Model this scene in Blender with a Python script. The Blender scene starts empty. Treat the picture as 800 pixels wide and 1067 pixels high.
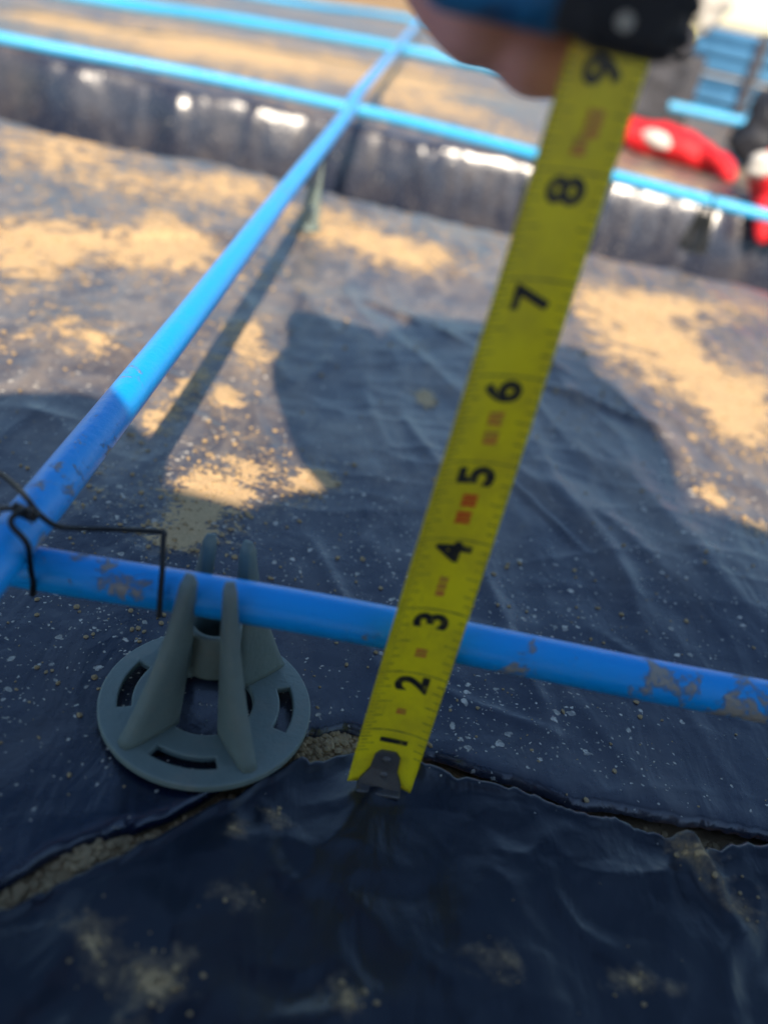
import bpy, bmesh, math, random
from math import sin, cos, pi, radians, exp, sqrt
from mathutils import Vector, Matrix, noise
random.seed(7)
IN = 0.0254                      # everything below is laid out in inches
S = bpy.context.scene
COL = S.collection

# ------------------------------------------------------------------ camera
PITCH, ROLL, CAMH = 0.56734, 0.219424, 9.34487
fw = Vector((0, cos(PITCH), -sin(PITCH))); up = Vector((0, sin(PITCH), cos(PITCH))); rt = Vector((1, 0, 0))
Rv = cos(ROLL)*rt + sin(ROLL)*up; Uv = -sin(ROLL)*rt + cos(ROLL)*up
cd = bpy.data.cameras.new('camera'); cam = bpy.data.objects.new('camera', cd); COL.objects.link(cam)
M = Matrix((Rv, Uv, -fw)).transposed().to_4x4(); M.translation = Vector((0, 0, CAMH))*IN
cam.matrix_world = M
cd.sensor_fit = 'HORIZONTAL'; cd.sensor_width = 36; cd.lens = 900/800*36
cd.clip_start = 0.01; cd.clip_end = 3000
cd.dof.use_dof = True; cd.dof.focus_distance = 13.2*IN; cd.dof.aperture_fstop = 6.3
S.camera = cam
# ------------------------------------------------------------------ light
EL = math.atan2(1, sqrt(1.238**2+.187**2)); TRAVEL = Vector((-.187, 1.238, -1)).normalized()
W = bpy.data.worlds.new('World'); S.world = W; W.use_nodes = True
nt = W.node_tree; bg = nt.nodes['Background']
sky = nt.nodes.new('ShaderNodeTexSky'); sky.sky_type = 'NISHITA'; sky.sun_disc = False
sky.sun_elevation = EL; sky.sun_rotation = math.atan2(-TRAVEL.x, -TRAVEL.y)
sky.air_density = 1.2; sky.dust_density = .2; sky.ozone_density = 4.0
nt.links.new(sky.outputs[0], bg.inputs[0]); bg.inputs[1].default_value = 0.10
sd = bpy.data.lights.new('sun', 'SUN'); sd.energy = 5.0; sd.angle = radians(.6); sd.color = (1, .86, .68)
sun = bpy.data.objects.new('sun', sd); COL.objects.link(sun)
sun.rotation_euler = TRAVEL.to_track_quat('-Z', 'Y').to_euler(); sun.location = (0, -3, 4)
S.view_settings.view_transform = 'Standard'; S.view_settings.look = 'None'
S.view_settings.exposure = 0.9; S.view_settings.gamma = 1
S.render.engine = 'CYCLES'

# ------------------------------------------------------------------ helpers
def link(name, me, mat=None, parent=None, smooth=True):
    o = bpy.data.objects.new(name, me); COL.objects.link(o)
    if mat: me.materials.append(mat)
    if smooth:
        for p in me.polygons: p.use_smooth = True
    if parent: o.parent = parent
    return o
def obj(name, bm, mat=None, parent=None, smooth=True, origin=None):
    """inches in world space -> metres, local to parent / origin"""
    og = Vector(origin) if origin is not None else (Vector(parent['og']) if parent else Vector((0, 0, 0)))
    bmesh.ops.transform(bm, matrix=Matrix.Scale(IN, 4) @ Matrix.Translation(-og), verts=bm.verts)
    bmesh.ops.recalc_face_normals(bm, faces=bm.faces)
    me = bpy.data.meshes.new(name); bm.to_mesh(me); bm.free()
    o = link(name, me, mat, parent, smooth)
    if not parent: o.location = og*IN
    o['og'] = list(og)
    return o
def tag(o, label=None, cat=None, group=None, kind=None):
    if label: o['label'] = label
    if cat: o['category'] = cat
    if group: o['group'] = group
    if kind: o['kind'] = kind
    return o
def thing(name, og, label, cat, group=None):
    o = bpy.data.objects.new(name, None); COL.objects.link(o); o.location = Vector(og)*IN; o['og'] = list(og)
    o.empty_display_size = .02
    return tag(o, label, cat, group)
def smooth_path(pts, n=8):
    pts = [Vector(p) for p in pts]; out = []
    P = [2*pts[0]-pts[1]] + pts + [2*pts[-1]-pts[-2]]
    for i in range(1, len(P)-2):
        for k in range(n):
            t = k/n; a, b, c, d = P[i-1], P[i], P[i+1], P[i+2]
            out.append(.5*((2*b)+(c-a)*t+(2*a-5*b+4*c-d)*t*t+(3*b-a-3*c+d)*t**3))
    out.append(pts[-1]); return out
def tube(bm, pts, rad, seg=16, caps=True, rfun=None):
    rings = []; n = len(pts); prev = None
    for i, p in enumerate(pts):
        t = (pts[min(i+1, n-1)]-pts[max(i-1, 0)]).normalized()
        if prev is None:
            a = Vector((0, 0, 1)) if abs(t.z) < .9 else Vector((1, 0, 0))
            u = t.cross(a).normalized()
        else:
            u = (prev-t*prev.dot(t)).normalized()
        prev = u; v = t.cross(u)
        r = rad if rfun is None else rfun(i/(n-1))
        rings.append([bm.verts.new(p+(u*cos(2*pi*k/seg)+v*sin(2*pi*k/seg))*r) for k in range(seg)])
    for i in range(n-1):
        for k in range(seg):
            bm.faces.new((rings[i][k], rings[i][(k+1) % seg], rings[i+1][(k+1) % seg], rings[i+1][k]))
    if caps: bm.faces.new(rings[0][::-1]); bm.faces.new(rings[-1])
def capsule(bm, p0, r0, p1, r1, seg=20):
    p0 = Vector(p0); p1 = Vector(p1); d = (p1-p0); L = max(d.length, 1e-4); d = d/L
    pts = []; rs = []
    for k in range(1, 7):
        a = -pi/2+k*pi/14*1.0
        if a < 0: pts.append(p0+d*r0*sin(a)); rs.append(r0*cos(a))
    pts.append(p0); rs.append(r0)
    for k in range(1, 5): pts.append(p0+d*L*k/5); rs.append(r0+(r1-r0)*k/5)
    pts.append(p1); rs.append(r1)
    for k in range(1, 7):
        a = k*pi/14
        pts.append(p1+d*r1*sin(a)); rs.append(r1*cos(a))
    a = Vector((0, 0, 1)) if abs(d.z) < .9 else Vector((1, 0, 0))
    u = d.cross(a).normalized(); v = d.cross(u); rings = []
    for p, r in zip(pts, rs): rings.append([bm.verts.new(p+(u*cos(2*pi*k/seg)+v*sin(2*pi*k/seg))*r) for k in range(seg)])
    for i in range(len(rings)-1):
        for k in range(seg):
            bm.faces.new((rings[i][k], rings[i][(k+1) % seg], rings[i+1][(k+1) % seg], rings[i+1][k]))
    bm.faces.new(rings[0][::-1]); bm.faces.new(rings[-1])
def chain(bm, pts):
    for (a, ra), (b, rb) in zip(pts, pts[1:]): capsule(bm, a, ra, b, rb)
def box(bm, c, s, rot=None, bevel=0, segs=3):
    r = bmesh.ops.create_cube(bm, size=1)
    vs = r['verts']; m = Matrix.Translation(Vector(c)) @ (rot.to_4x4() if rot else Matrix.Identity(4)) @ Matrix.Diagonal((*s, 1))
    bmesh.ops.transform(bm, matrix=m, verts=vs)
    if bevel:
        es = list({e for v in vs for e in v.link_edges})
        bmesh.ops.bevel(bm, geom=es, offset=bevel, segments=segs, affect='EDGES', profile=.5)
def remesh(o, size, smooth=3):
    m = o.modifiers.new('remesh', 'REMESH'); m.mode = 'VOXEL'; m.voxel_size = size*IN; m.use_smooth_shade = True
    s = o.modifiers.new('smooth', 'SMOOTH'); s.factor = .5; s.iterations = smooth
    return o
def sstep(a, b, x):
    t = min(1, max(0, (x-a)/(b-a))); return t*t*(3-2*t)

# ------------------------------------------------------------------ materials
class NT:
    def __init__(s, name):
        s.m = bpy.data.materials.new(name); s.m.use_nodes = True; s.t = s.m.node_tree; s.b = s.t.nodes['Principled BSDF']
        tc = s.t.nodes.new('ShaderNodeTexCoord'); mp = s.t.nodes.new('ShaderNodeMapping'); mp.inputs['Scale'].default_value = (1/IN,)*3
        s.t.links.new(tc.outputs['Object'], mp.inputs[0]); s.co = mp.outputs[0]
    def n(s, typ, **k):
        nd = s.t.nodes.new(typ)
        for a, v in k.items(): setattr(nd, a, v)
        return nd
    def l(s, a, b): s.t.links.new(a, b)
    def noise(s, scale, detail=4, rough=.55, dist=0, vec=None):
        nd = s.n('ShaderNodeTexNoise'); s.l(vec or s.co, nd.inputs['Vector'])
        nd.inputs['Scale'].default_value = scale; nd.inputs['Detail'].default_value = detail
        nd.inputs['Roughness'].default_value = rough; nd.inputs['Distortion'].default_value = dist
        return nd.outputs['Fac']
    def voro(s, scale, feature='F1', out='Distance', vec=None):
        nd = s.n('ShaderNodeTexVoronoi', feature=feature); s.l(vec or s.co, nd.inputs['Vector']); nd.inputs['Scale'].default_value = scale
        return nd.outputs[out]
    def stretch(s, sc, rz=0):
        mp = s.n('ShaderNodeMapping'); mp.inputs['Scale'].default_value = sc; mp.inputs['Rotation'].default_value = (0, 0, rz); s.l(s.co, mp.inputs[0]); return mp.outputs[0]
    def math(s, op, a, b=None, c=None, clamp=False):
        nd = s.n('ShaderNodeMath', operation=op, use_clamp=clamp)
        for i, v in enumerate((a, b, c)):
            if v is None: continue
            if isinstance(v, (int, float)): nd.inputs[i].default_value = v
            else: s.l(v, nd.inputs[i])
        return nd.outputs[0]
    def ramp(s, x, a, b, lo=0, hi=1):
        nd = s.n('ShaderNodeMapRange', interpolation_type='SMOOTHSTEP'); s.l(x, nd.inputs[0])
        for i, v in zip((1, 2, 3, 4), (a, b, lo, hi)): nd.inputs[i].default_value = v
        return nd.outputs[0]
    def mix(s, f, a, b):
        nd = s.n('ShaderNodeMix', data_type='RGBA')
        for k, v in ((0, f), (6, a), (7, b)):
            if isinstance(v, (int, float)): nd.inputs[k].default_value = v
            elif isinstance(v, tuple): nd.inputs[k].default_value = (*v[:3], 1)
            else: s.l(v, nd.inputs[k])
        return nd.outputs[2]
    def attr(s, name):
        nd = s.n('ShaderNodeAttribute', attribute_name=name); return nd.outputs['Fac']
    def set(s, **k):
        names = dict(col='Base Color', rough='Roughness', metal='Metallic', spec='Specular IOR Level', coat='Coat Weight', coatr='Coat Roughness', trans='Transmission Weight', sss='Subsurface Weight', sheen='Sheen Weight', ior='IOR')
        for a, v in k.items():
            i = s.b.inputs[names[a]]
            if isinstance(v, tuple): i.default_value = (*v, 1)
            elif isinstance(v, (int, float)): i.default_value = v
            else: s.l(v, i)
        return s
    def bump(s, h, dist, strength=1, prev=None):
        nd = s.n('ShaderNodeBump'); nd.inputs['Distance'].default_value = dist*IN; nd.inputs['Strength'].default_value = strength
        s.l(h, nd.inputs['Height'])
        if prev is not None: s.l(prev, nd.inputs['Normal'])
        s.l(nd.outputs[0], s.b.inputs['Normal']); return nd.outputs[0]

SAND = (.60, .39, .19); SAND2 = (.38, .25, .125)
def film_material(name, base, dust_sun_lvl, brk=1.0, soft=0.0, rb=.20, sp=.85):
    m = NT(name)
    sand = m.attr('sand'); spk = m.attr('speckle'); dst_sun = m.attr('dust_sun_tone')
    n1 = m.noise(1.6, 8, .62, .4); n2 = m.noise(9, 6, .6)
    k = m.math('ADD', m.math('MULTIPLY', sand, .50), m.math('ADD', m.math('MULTIPLY', m.math('SUBTRACT', n1, .5), 1.5), m.math('MULTIPLY', m.math('SUBTRACT', n2, .5), 1.0*brk)))
    sm = m.noise(1.5, 7, .62, 1.6, m.stretch((.45, 1.5, 1), .5))
    k = m.math('ADD', k, m.math('MULTIPLY', m.math('SUBTRACT', sm, .5), .9*brk))
    smask = m.math('MAXIMUM', m.ramp(k, .34, .42+soft), m.ramp(k, .12, .58, 0, .42))
    smask = m.math('MULTIPLY', smask, m.ramp(sand, .02, .18))
    # small splashes of dried soil
    wv = m.n('ShaderNodeVectorMath', operation='ADD'); nn = m.n('ShaderNodeTexNoise'); nn.inputs['Scale'].default_value = 7; m.l(m.co, nn.inputs['Vector'])
    sc = m.n('ShaderNodeVectorMath', operation='SCALE'); sc.inputs['Scale'].default_value = .16; m.l(nn.outputs['Color'], sc.inputs[0]); m.l(m.co, wv.inputs[0]); m.l(sc.outputs[0], wv.inputs[1])
    mk = None
    for scale, thr, amt in ((4.2, .19, .6), (11, .2, .75), (2.1, .10, .45)):
        v = m.n('ShaderNodeTexVoronoi'); v.inputs['Scale'].default_value = scale; m.l(wv.outputs[0], v.inputs['Vector'])
        r = m.n('ShaderNodeSeparateColor'); m.l(v.outputs['Color'], r.inputs[0])
        present = m.math('LESS_THAN', r.outputs[0], m.math('MULTIPLY', spk, amt))
        size = m.math('MULTIPLY', m.math('ADD', r.outputs[1], .4), thr)
        d = m.math('MULTIPLY', m.ramp(m.math('SUBTRACT', v.outputs['Distance'], size), -.03, .03, 1, 0), present)
        mk = d if mk is None else m.math('MAXIMUM', mk, d)
    mk = m.math('MULTIPLY', mk, m.ramp(n2, .35, .6, .35, 1))
    # thin streaked dust, its tone also painting the sunlit and shaded zones
    n3 = m.noise(.55, 6, .6, .8, m.stretch((1.6, .7, 1), .25)); n4 = m.noise(5, 8, .7)
    dm = m.math('MULTIPLY', m.ramp(m.math('ADD', n3, m.math('MULTIPLY', n4, .35)), .5, .95, .25, 1), m.math('MULTIPLY', dst_sun, dust_sun_lvl))
    fine = m.noise(30, 4, .7)
    dcol = m.mix(fine, (.36, .285, .21), (.56, .44, .31))
    c = m.mix(dm, base, dcol)
    c = m.mix(mk, c, m.mix(n2, (.46, .42, .36), (.80, .73, .62)))
    scol = m.mix(m.noise(3.5, 6, .65), SAND2, SAND); scol = m.mix(m.ramp(fine, .3, .75), scol, (.70, .49, .27))
    c = m.mix(smask, c, scol)
    solid = m.math('MAXIMUM', smask, mk)
    rr = m.math('ADD', rb, m.math('MULTIPLY', dm, .35))
    rr = m.math('ADD', rr, m.math('MULTIPLY', m.noise(2.5, 5), .12))
    m.set(col=c, rough=m.math('ADD', m.math('MULTIPLY', solid, .6), m.math('MULTIPLY', rr, m.math('SUBTRACT', 1, m.math('MULTIPLY', solid, .6)))),
          spec=m.math('SUBTRACT', sp, m.math('MULTIPLY', solid, sp*.8)))
    b = m.bump(m.noise(.9, 4, .5, .6, m.stretch((1.5, .6, 1), .3)), .15, .4)
    b = m.bump(m.noise(6, 5, .6, .5), .010, .6, b)
    b = m.bump(m.math('MULTIPLY', solid, m.math('ADD', .5, fine)), .035, .8, b)
    return m.m
M_FILM = film_material('black_polythene_film', (.003, .009, .027), .42)
M_FILM2 = film_material('crumpled_black_film', (.004, .008, .018), .07, .45, .12, .26, .55)

def soil_material():
    m = NT('sandy_soil'); a = m.noise(.25, 6, .6); b = m.noise(3, 8, .7); c = m.noise(40, 3, .7)
    k = m.mix(m.ramp(b, .3, .7), SAND2, SAND); k = m.mix(m.ramp(a, .35, .7), k, (.24, .17, .105)); k = m.mix(m.math('MULTIPLY', c, .4), k, (.13, .09, .06))
    m.set(col=k, rough=.95, spec=.1); p = m.bump(b, .12, .8); m.bump(c, .03, .8, p); return m.m
M_SOIL = soil_material()

def bar_material(name, dirt, tint=(.0, .33, .84)):
    m = NT(name); v = m.stretch((.55, .55, .55)); n = m.noise(3.2, 8, .68, .6); big = m.noise(.8, 3, .5)
    at = m.attr('dirt')
    k = m.math('ADD', m.math('ADD', n, m.math('MULTIPLY', m.math('SUBTRACT', big, .5), .45)), m.math('MULTIPLY', at, .35)); k = m.math('ADD', k, m.math('MULTIPLY', m.math('SUBTRACT', m.noise(16, 5, .7), .5), .32))
    f = m.math('MULTIPLY', m.ramp(k, .63+dirt, .74+dirt), .9); fine = m.noise(35, 4, .7)
    dust_sun_tone = m.ramp(m.noise(1.5, 6, .65), .45, .8, 0, .22)  # on the bars this is dust alone
    c = m.mix(m.ramp(m.noise(.6, 4), .3, .7, 0, .25), tint, (.0, .36, .80)); c = m.mix(dust_sun_tone, c, (.12, .32, .55))
    c = m.mix(f, c, m.mix(fine, (.32, .26, .18), (.62, .50, .34)))
    m.set(col=c, rough=m.math('ADD', .30, m.math('MULTIPLY', f, .5)), spec=.45)
    wv = m.noise(14, 3, .5, 0, v)
    b = m.bump(wv, .02, .5); b = m.bump(fine, .008, .7, b); m.bump(m.math('MULTIPLY', f, m.math('ADD', fine, .4)), .03, .9, b)
    return m.m
M_BAR = bar_material('blue_glassfibre_bar', 0.0)
M_BARF = bar_material('blue_glassfibre_bar_clean', .03)
M_BARD = bar_material('hazed_blue_bar', .04, (.05, .36, .62))  # paler, greyer tint paints haze and glare into the far bars

def simple(name, col, rough=.5, metal=0, spec=.5, bump=0, scale=8, var=.25, dirt=0, dirtcol=(.3, .25, .19), **k):
    m = NT(name); n = m.noise(scale, 6, .6); c2 = tuple(x*(1-var) for x in col)
    c = m.mix(n, col, c2)
    if dirt:
        c = m.mix(m.math('MULTIPLY', m.ramp(m.noise(scale*.6, 7, .7), .5, .7), dirt), c, dirtcol)
    m.set(col=c, rough=rough, metal=metal, spec=spec, **k)
    if bump: m.bump(m.noise(scale*3, 5, .6), bump)
    return m.m
M_CLIP = simple('grey_green_plastic', (.175, .225, .205), .55, bump=.012, scale=4, var=.25, dirt=.35, dirtcol=(.24, .22, .18))
M_CLIPD = simple('dark_plastic', (.02, .022, .022), .3, bump=.01, scale=4)
M_WIRE = simple('black_annealed_wire', (.012, .011, .011), .45, metal=.3, bump=.01, scale=20)
M_SKIN = NT('skin')
_n = M_SKIN.noise(2.2, 6, .6); _c = M_SKIN.mix(_n, (.66, .30, .31), (.80, .44, .41))
M_SKIN.set(col=_c, rough=.5, sss=.08); M_SKIN.b.inputs['Subsurface Radius'].default_value = (.004, .0015, .0008)
_b = M_SKIN.bump(M_SKIN.noise(30, 5, .6), .02, .7); M_SKIN.bump(M_SKIN.noise(9, 3, .5, 1, M_SKIN.stretch((3, 1, 1))), .03, .6, _b); M_SKIN = M_SKIN.m
M_JACKET = simple('dark_jacket_cloth', (.03, .035, .05), .85, bump=.05, scale=3)
M_TROUSER = simple('work_trouser_cloth', (.05, .05, .055), .9, bump=.05, scale=3)
M_RUBBER = simple('black_rubber', (.016, .018, .026), .5, bump=.03, scale=8, dirt=.25, dirtcol=(.08, .075, .06))
M_STEEL = simple('zinc_steel', (.16, .16, .17), .5, metal=.7, bump=.006, scale=14, dirt=.5, dirtcol=(.12, .10, .08))
def case_mat():
    m = NT('blue_case_plastic'); n = m.noise(1.8, 5, .6, 1.0); n2 = m.noise(2.6, 4, .6, .5)
    c = m.mix(m.ramp(n, .42, .5), (.02, .13, .33), (.03, .22, .50)); c = m.mix(m.ramp(n2, .56, .62), c, (.10, .085, .06)); c = m.mix(m.ramp(n2, .40, .34), c, (.02, .03, .05))
    m.set(col=c, rough=.4); m.bump(n2, .02); return m.m
M_CASE = case_mat()
def blade_mat():
    m = NT('yellow_enamel'); n = m.noise(1.6, 6, .65); f = m.noise(14, 6, .7); st = m.noise(6, 5, .6, 0, m.stretch((3, 3, .4)))
    c = m.mix(m.ramp(n, .35, .7), (.92, .75, .012), (.72, .57, .020)); c = m.mix(m.ramp(f, .60, .80, 0, .4), c, (.30, .23, .06))
    c = m.mix(m.ramp(st, .62, .78, 0, .35), c, (.22, .16, .05))
    m.set(col=c, rough=.42, spec=.4); m.bump(f, .006, .6); return m.m
M_BLADE = blade_mat()
def ink(name, col, lo, hi, a=1):
    m = NT(name); n = m.noise(9, 6, .7); c = m.mix(m.ramp(n, lo, hi), col, (.50, .42, .03)); m.set(col=c, rough=.5); return m.m
M_INK = ink('black_print', (.013, .014, .016), .52, .80)
M_INKT = ink('worn_tick_print', (.06, .055, .03), .35, .62)
M_RED = ink('red_print', (.75, .08, .015), .50, .85)
M_REDW = ink('worn_red_print', (.70, .20, .04), .38, .74)

# ------------------------------------------------------------------ ground sheets
def trench(y):                      # footing trench across the slab
    return sstep(39.2, 41.2, y)*(1-sstep(55.4, 57.3, y))
def tmask(y): return sstep(38.6, 40, y)*(1-sstep(57.0, 58.8, y))
DEP_AND_LIT_FLECK = [(-10.2, 26.66, 0.07509, -0.06384, 0.3301, 0.8), (-11.62, 23.7, 0.6862, 0.1896, 0.2652, 1.0), (-7.964, 19.33, 1.993, 0.4884, 1.849, 1.0), (-9.293, 19.32, 5.667, -1.319, 0.7353, 0.6), (-9.05, 28.85, 0.6538, 0.1518, 0.2298, 0.75), (-9.287, 37.04, 0.3292, -0.009927, 0.2617, 0.8), (-16.85, 37.33, 0.1093, -0.003523, 0.1343, 0.9), (-11.55, 34.08, 0.118, -0.009343, 0.2607, 0.6), (-5.301, 16.54, 10.02, 0.9847, 1.384, 1.1), (-5.182, 18.59, 16.59, 0.9728, 0.7566, 0.9), (-4.639, 21.49, 2.556, 0.6041, 0.5855, 1.0), (-4.293, 18.11, 3.436, 0.4019, 2.924, 0.9), (-3.417, 13.65, 2.025, 0.04338, 0.7627, 1.3), (-3.422, 12.38, 4.701, -1.659, 7.468, 0.9), (-1.657, 15.25, 3.734, -1.227, 3.061, 1.1), (-2.886, 15.52, 1.563, 0.2884, 0.7704, 0.5), (-2.989, 33.31, 0.153, 0.03696, 0.3034, 0.8), (-4.708, 35.63, 0.8548, -0.05117, 0.2061, 0.6), (-1.026, 32.46, 0.3188, -0.05659, 0.4405, 0.7), (0.3906, 20.53, 20.27, 0.4025, 5.745, 2.0), (7.08, 29.56, 0.1822, 0.005372, 0.08454, 1.1), (9.088, 26.08, 1.14, 0.1765, 0.1069, 0.9), (10.09, 25.16, 1.776, -0.6942, 0.368, 0.8), (7.576, 18.76, 6.787, 2.053, 3.193, 1.0), (8.368, 17.65, 7.512, 0.9331, 4.897, 0.9), (9.104, 33.49, 0.1765, -0.2234, 0.4869, 0.8), (-19.49, 77.29, 0.01479, -0.005134, 0.01126, 1.0), (-32.43, 72.25, 0.06967, -0.003099, 0.04316, 0.6), (-6.586, 84.04, 0.04317, -0.003322, 0.009852, 0.7), (-1.553, 70.5, 0.05668, -0.007184, 0.02772, 0.5), (12.89, 59.74, 0.07355, -0.01872, 0.07911, 0.5), (2.261, 39.37, 0.1593, -0.03709, 0.1711, 0.3), (-2.017, 5.05, 7.749, 1.976, 12.54, 0.85), (-1.259, 4.696, 9.203, 0.2781, 9.444, 1.0), (0.7916, 4.991, 19.64, -1.417, 20.21, 1.1), (2.36, 5.826, 11.17, 3.923, 24.51, 0.8), (4.019, 5.969, 6.638, -4.281, 50.07, 0.6), (-0.942, 6.75, 47.83, 0.3031, 28.04, 1.0), (-0.4703, 7.092, 27.83, 3.778, 23.62, 1.0), (-0.7462, 5.811, 14.53, -4.841, 35.34, 0.4), (5.358, 7.702, 8.592, 4.489, 6.798, 0.8), (-2.926, 10.35, 2.823, -3.108, 18.25, 0.4), (-5.645, 13.49, 0.9546, -0.02514, 0.9493, 0.25), (-2.44, 10.04, 13.62, 2.464, 5.831, 0.6)]  # the small heavy one paints a sunlit fleck inside the shadow in sand colour
def sandval(x, y):
    s = 0
    for cx, cy, a, b, c, w in DEP_AND_LIT_FLECK:
        dx = x-cx; dy = y-cy; q = a*dx*dx+2*b*dx*dy+c*dy*dy
        if q < 5: s += w*exp(-q*.75)
    if y > 15:                                       # thin general scatter further out
        s += .34*sstep(15, 34, y)*(.55+1.3*noise.noise((x*.16, y*.12, 3)))
        s *= 1-.95*tmask(y)
    if y > 58: s += .12
    return max(0, min(1.6, s))
SPK = [(2.1, 10.6, 1.3, 1.6), (-3.4, 13.6, 2.2, 1.2), (-4.0, 10.0, 1.8, .8), (3.2, 10.2, 1.2, .6), (-2.6, 9.9, 1.2, .6), (0, 13, 2.5, .35), (-7, 16, 3, .5), (5, 13, 2.5, .35), (1.6, 9.2, .6, .8), (-.4, 9.4, .7, .6), (-4.6, 8.2, .8, .7), (4.6, 9.6, .8, .5), (-2.9, 7.6, .6, .5), (3.4, 12.2, .8, .9), (.6, 14.5, .9, .6), (5.6, 15.6, 1.2, .7), (-9, 24, 6, .5), (8, 18, 2.5, .8)]
def spkval(x, y):
    s = .10 if y > edge_y(x)-.1 else .0
    for cx, cy, r, w in SPK: s += w*exp(-((x-cx)**2+(y-cy)**2)/(r*r))
    return min(1.2, s)
CREASE = [(2.3, 17.5, 4.2, 14.8, .07, .05), (3.6, 23, 7.0, 21.6, .16, .16), (1.5, 26, 4.4, 24.2, .16, .2), (1.0, 12.0, 5.0, 10.9, .05, .12), (-6.0, 17.8, -3.0, 16.0, .05, .10), (.5, 10.2, 3.4, 9.6, .04, .08), (5, 20, 7.6, 13.5, .08, .45), (2.5, 20, 5.5, 12.8, .07, .4), (1.3, 15.5, 3.2, 9.9, .07, .16), (4.2, 12.4, 6.6, 10.8, .05, .07), (-5.4, 12.6, -3.2, 11.2, .05, .07), (-1.2, 13.2, .4, 10.2, .06, .12), (-8.8, 20, -5.6, 18.6, .09, .10), (-2.2, 27, 1.2, 25, .12, .12), (5.8, 27, 8.8, 22.5, .13, .12), (-6.6, 31, -11, 27, .15, .2)]
def film_z(x, y):
    p = Vector((x, y, 0))
    z = .10*noise.noise(p*.16)*sstep(9, 16, y)*2.0
    w = noise.noise(p*.2)*.7
    # drawn wrinkles that run away from the camera and slightly left
    u = x*.93+y*.27+w; v = -x*.27+y*.93
    r = 1-abs(noise.noise((u*.75, v*.16, 1.7)))*2
    r2 = 1-abs(noise.noise((u*1.9+4, v*.35, 5.2)))*2
    amp = .35+.65*sstep(11, 17, y)
    z += amp*(.085*max(0, r)**2+.012*max(0, r2)**2)
    r3 = 1-abs(noise.noise((x*.25+y*.1+9, y*.9-x*.25, 2.2)))*2
    z += .02*amp*max(0, r3)**6
    for ax, ay, bx, by, hh, wd in CREASE:
        dx, dy = bx-ax, by-ay; L2 = dx*dx+dy*dy; tt = ((x-ax)*dx+(y-ay)*dy)/L2
        if -.15 < tt < 1.15:
            dd = abs((x-ax)*dy-(y-ay)*dx)/sqrt(L2); 
            if dd < wd*4: z += hh*exp(-(dd/wd)**1.4)*sstep(-.15, .2, tt)*(1-sstep(.8, 1.15, tt))
    z += .010*noise.noise(p*1.7)+.03*noise.noise(p*.7)
    s = sstep(.35, .9, sandval(x, y)); z += .03*s*(1+noise.noise(p*5))
    z -= 0.06
    t = trench(y+.8*noise.noise((x*.15, 0, 8)))
    if t > 0:
        fold = 1-abs(noise.noise((x*.16+noise.noise((x*.3, y*.25, 3))*.8, y*.09, 4.4)))*2.2
        f2 = noise.noise((x*.55, y*.22, 9))+.28*(1-abs(noise.noise((x*.8+y*.5, y*.7-x*.2, 6)))*3)
        z += -8.5*t + t*(1-t)*4*(1.9*max(0, fold)**2+1.1*f2) + .5*t*f2
    if y > 56: z += 1.1*sstep(56, 60, y)*.3+.25*noise.noise(p*.05)
    return z
def edge_y(x):
    pts = [(-9, 3.6), (-5, 4.6), (-3.27, 5.44), (-2.86, 5.98), (-2.23, 6.46), (-1.67, 6.92), (-.89, 7.77), (-.41, 8.62), (.11, 8.86), (1.27, 8.76), (2.4, 8.55), (3.51, 8.42), (4.91, 8.52), (6.33, 8.62), (9, 8.4), (20, 8.0)]
    for (x0, y0), (x1, y1) in zip(pts, pts[1:]):
        if x <= x1:
            t = (x-x0)/(x1-x0); yy = y0+(y1-y0)*t; break
    else: yy = 8
    if x < -9: yy = 3.6
    return yy+.10*noise.noise((x*1.3, 0, 0))+.06*noise.noise((x*4.2, 3, 0))+.03*noise.noise((x*11, 3, 0))
def gap(x):
    g = .05+.25*exp(-((x+2.6)/.75)**2)+.30*exp(-((x+.15)/.42)**2)+.10*exp(-((x-1.5)/.8)**2)+.20*exp(-((x-5.3)/.8)**2)+.10*exp(-((x+1.1)/.4)**2)
    return (g*1.35+.05)*(1+.35*noise.noise((x*2.5, 5, 0))+.25*noise.noise((x*7, 2, 0)))

def grid_sheet(name, ys, xw, zf, mat, edge0=None, nx=420):
    """ys list of fractions/values; rows follow edge0(x) at start"""
    me = bpy.data.meshes.new(name); V = []; F = []; at = {'sand': [], 'speckle': [], 'dust_sun_tone': []}
    for j, yy in enumerate(ys):
        for i in range(nx+1):
            u = i/nx*2-1; u = (.3*u+.7*u**5); x = u*xw(yy)
            y = yy
            if edge0: y = edge0(x, yy, j)
            V.append(Vector((x, y, zf(x, y, j)))*IN)
            at['sand'].append(sandval(x, y)); at['speckle'].append(spkval(x, y) if y < 60 else .3)
            at['dust_sun_tone'].append(.12+1.05*sstep(11.5, 19, y+(x if x < 0 else x*.4)*-.25)+.25*noise.noise((x*.3, y*.3, 7))-.95*tmask(y))  # dust plus painted light: paler where sun falls, darker in the near shade
    for j in range(len(ys)-1):
        for i in range(nx):
            a = j*(nx+1)+i; F.append((a, a+1, a+nx+2, a+nx+1))
    me.from_pydata(V, [], F); me.update()
    for k, vals in at.items():
        A = me.attributes.new(k, 'FLOAT', 'POINT'); A.data.foreach_set('value', vals)
    return link(name, me, mat)

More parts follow.
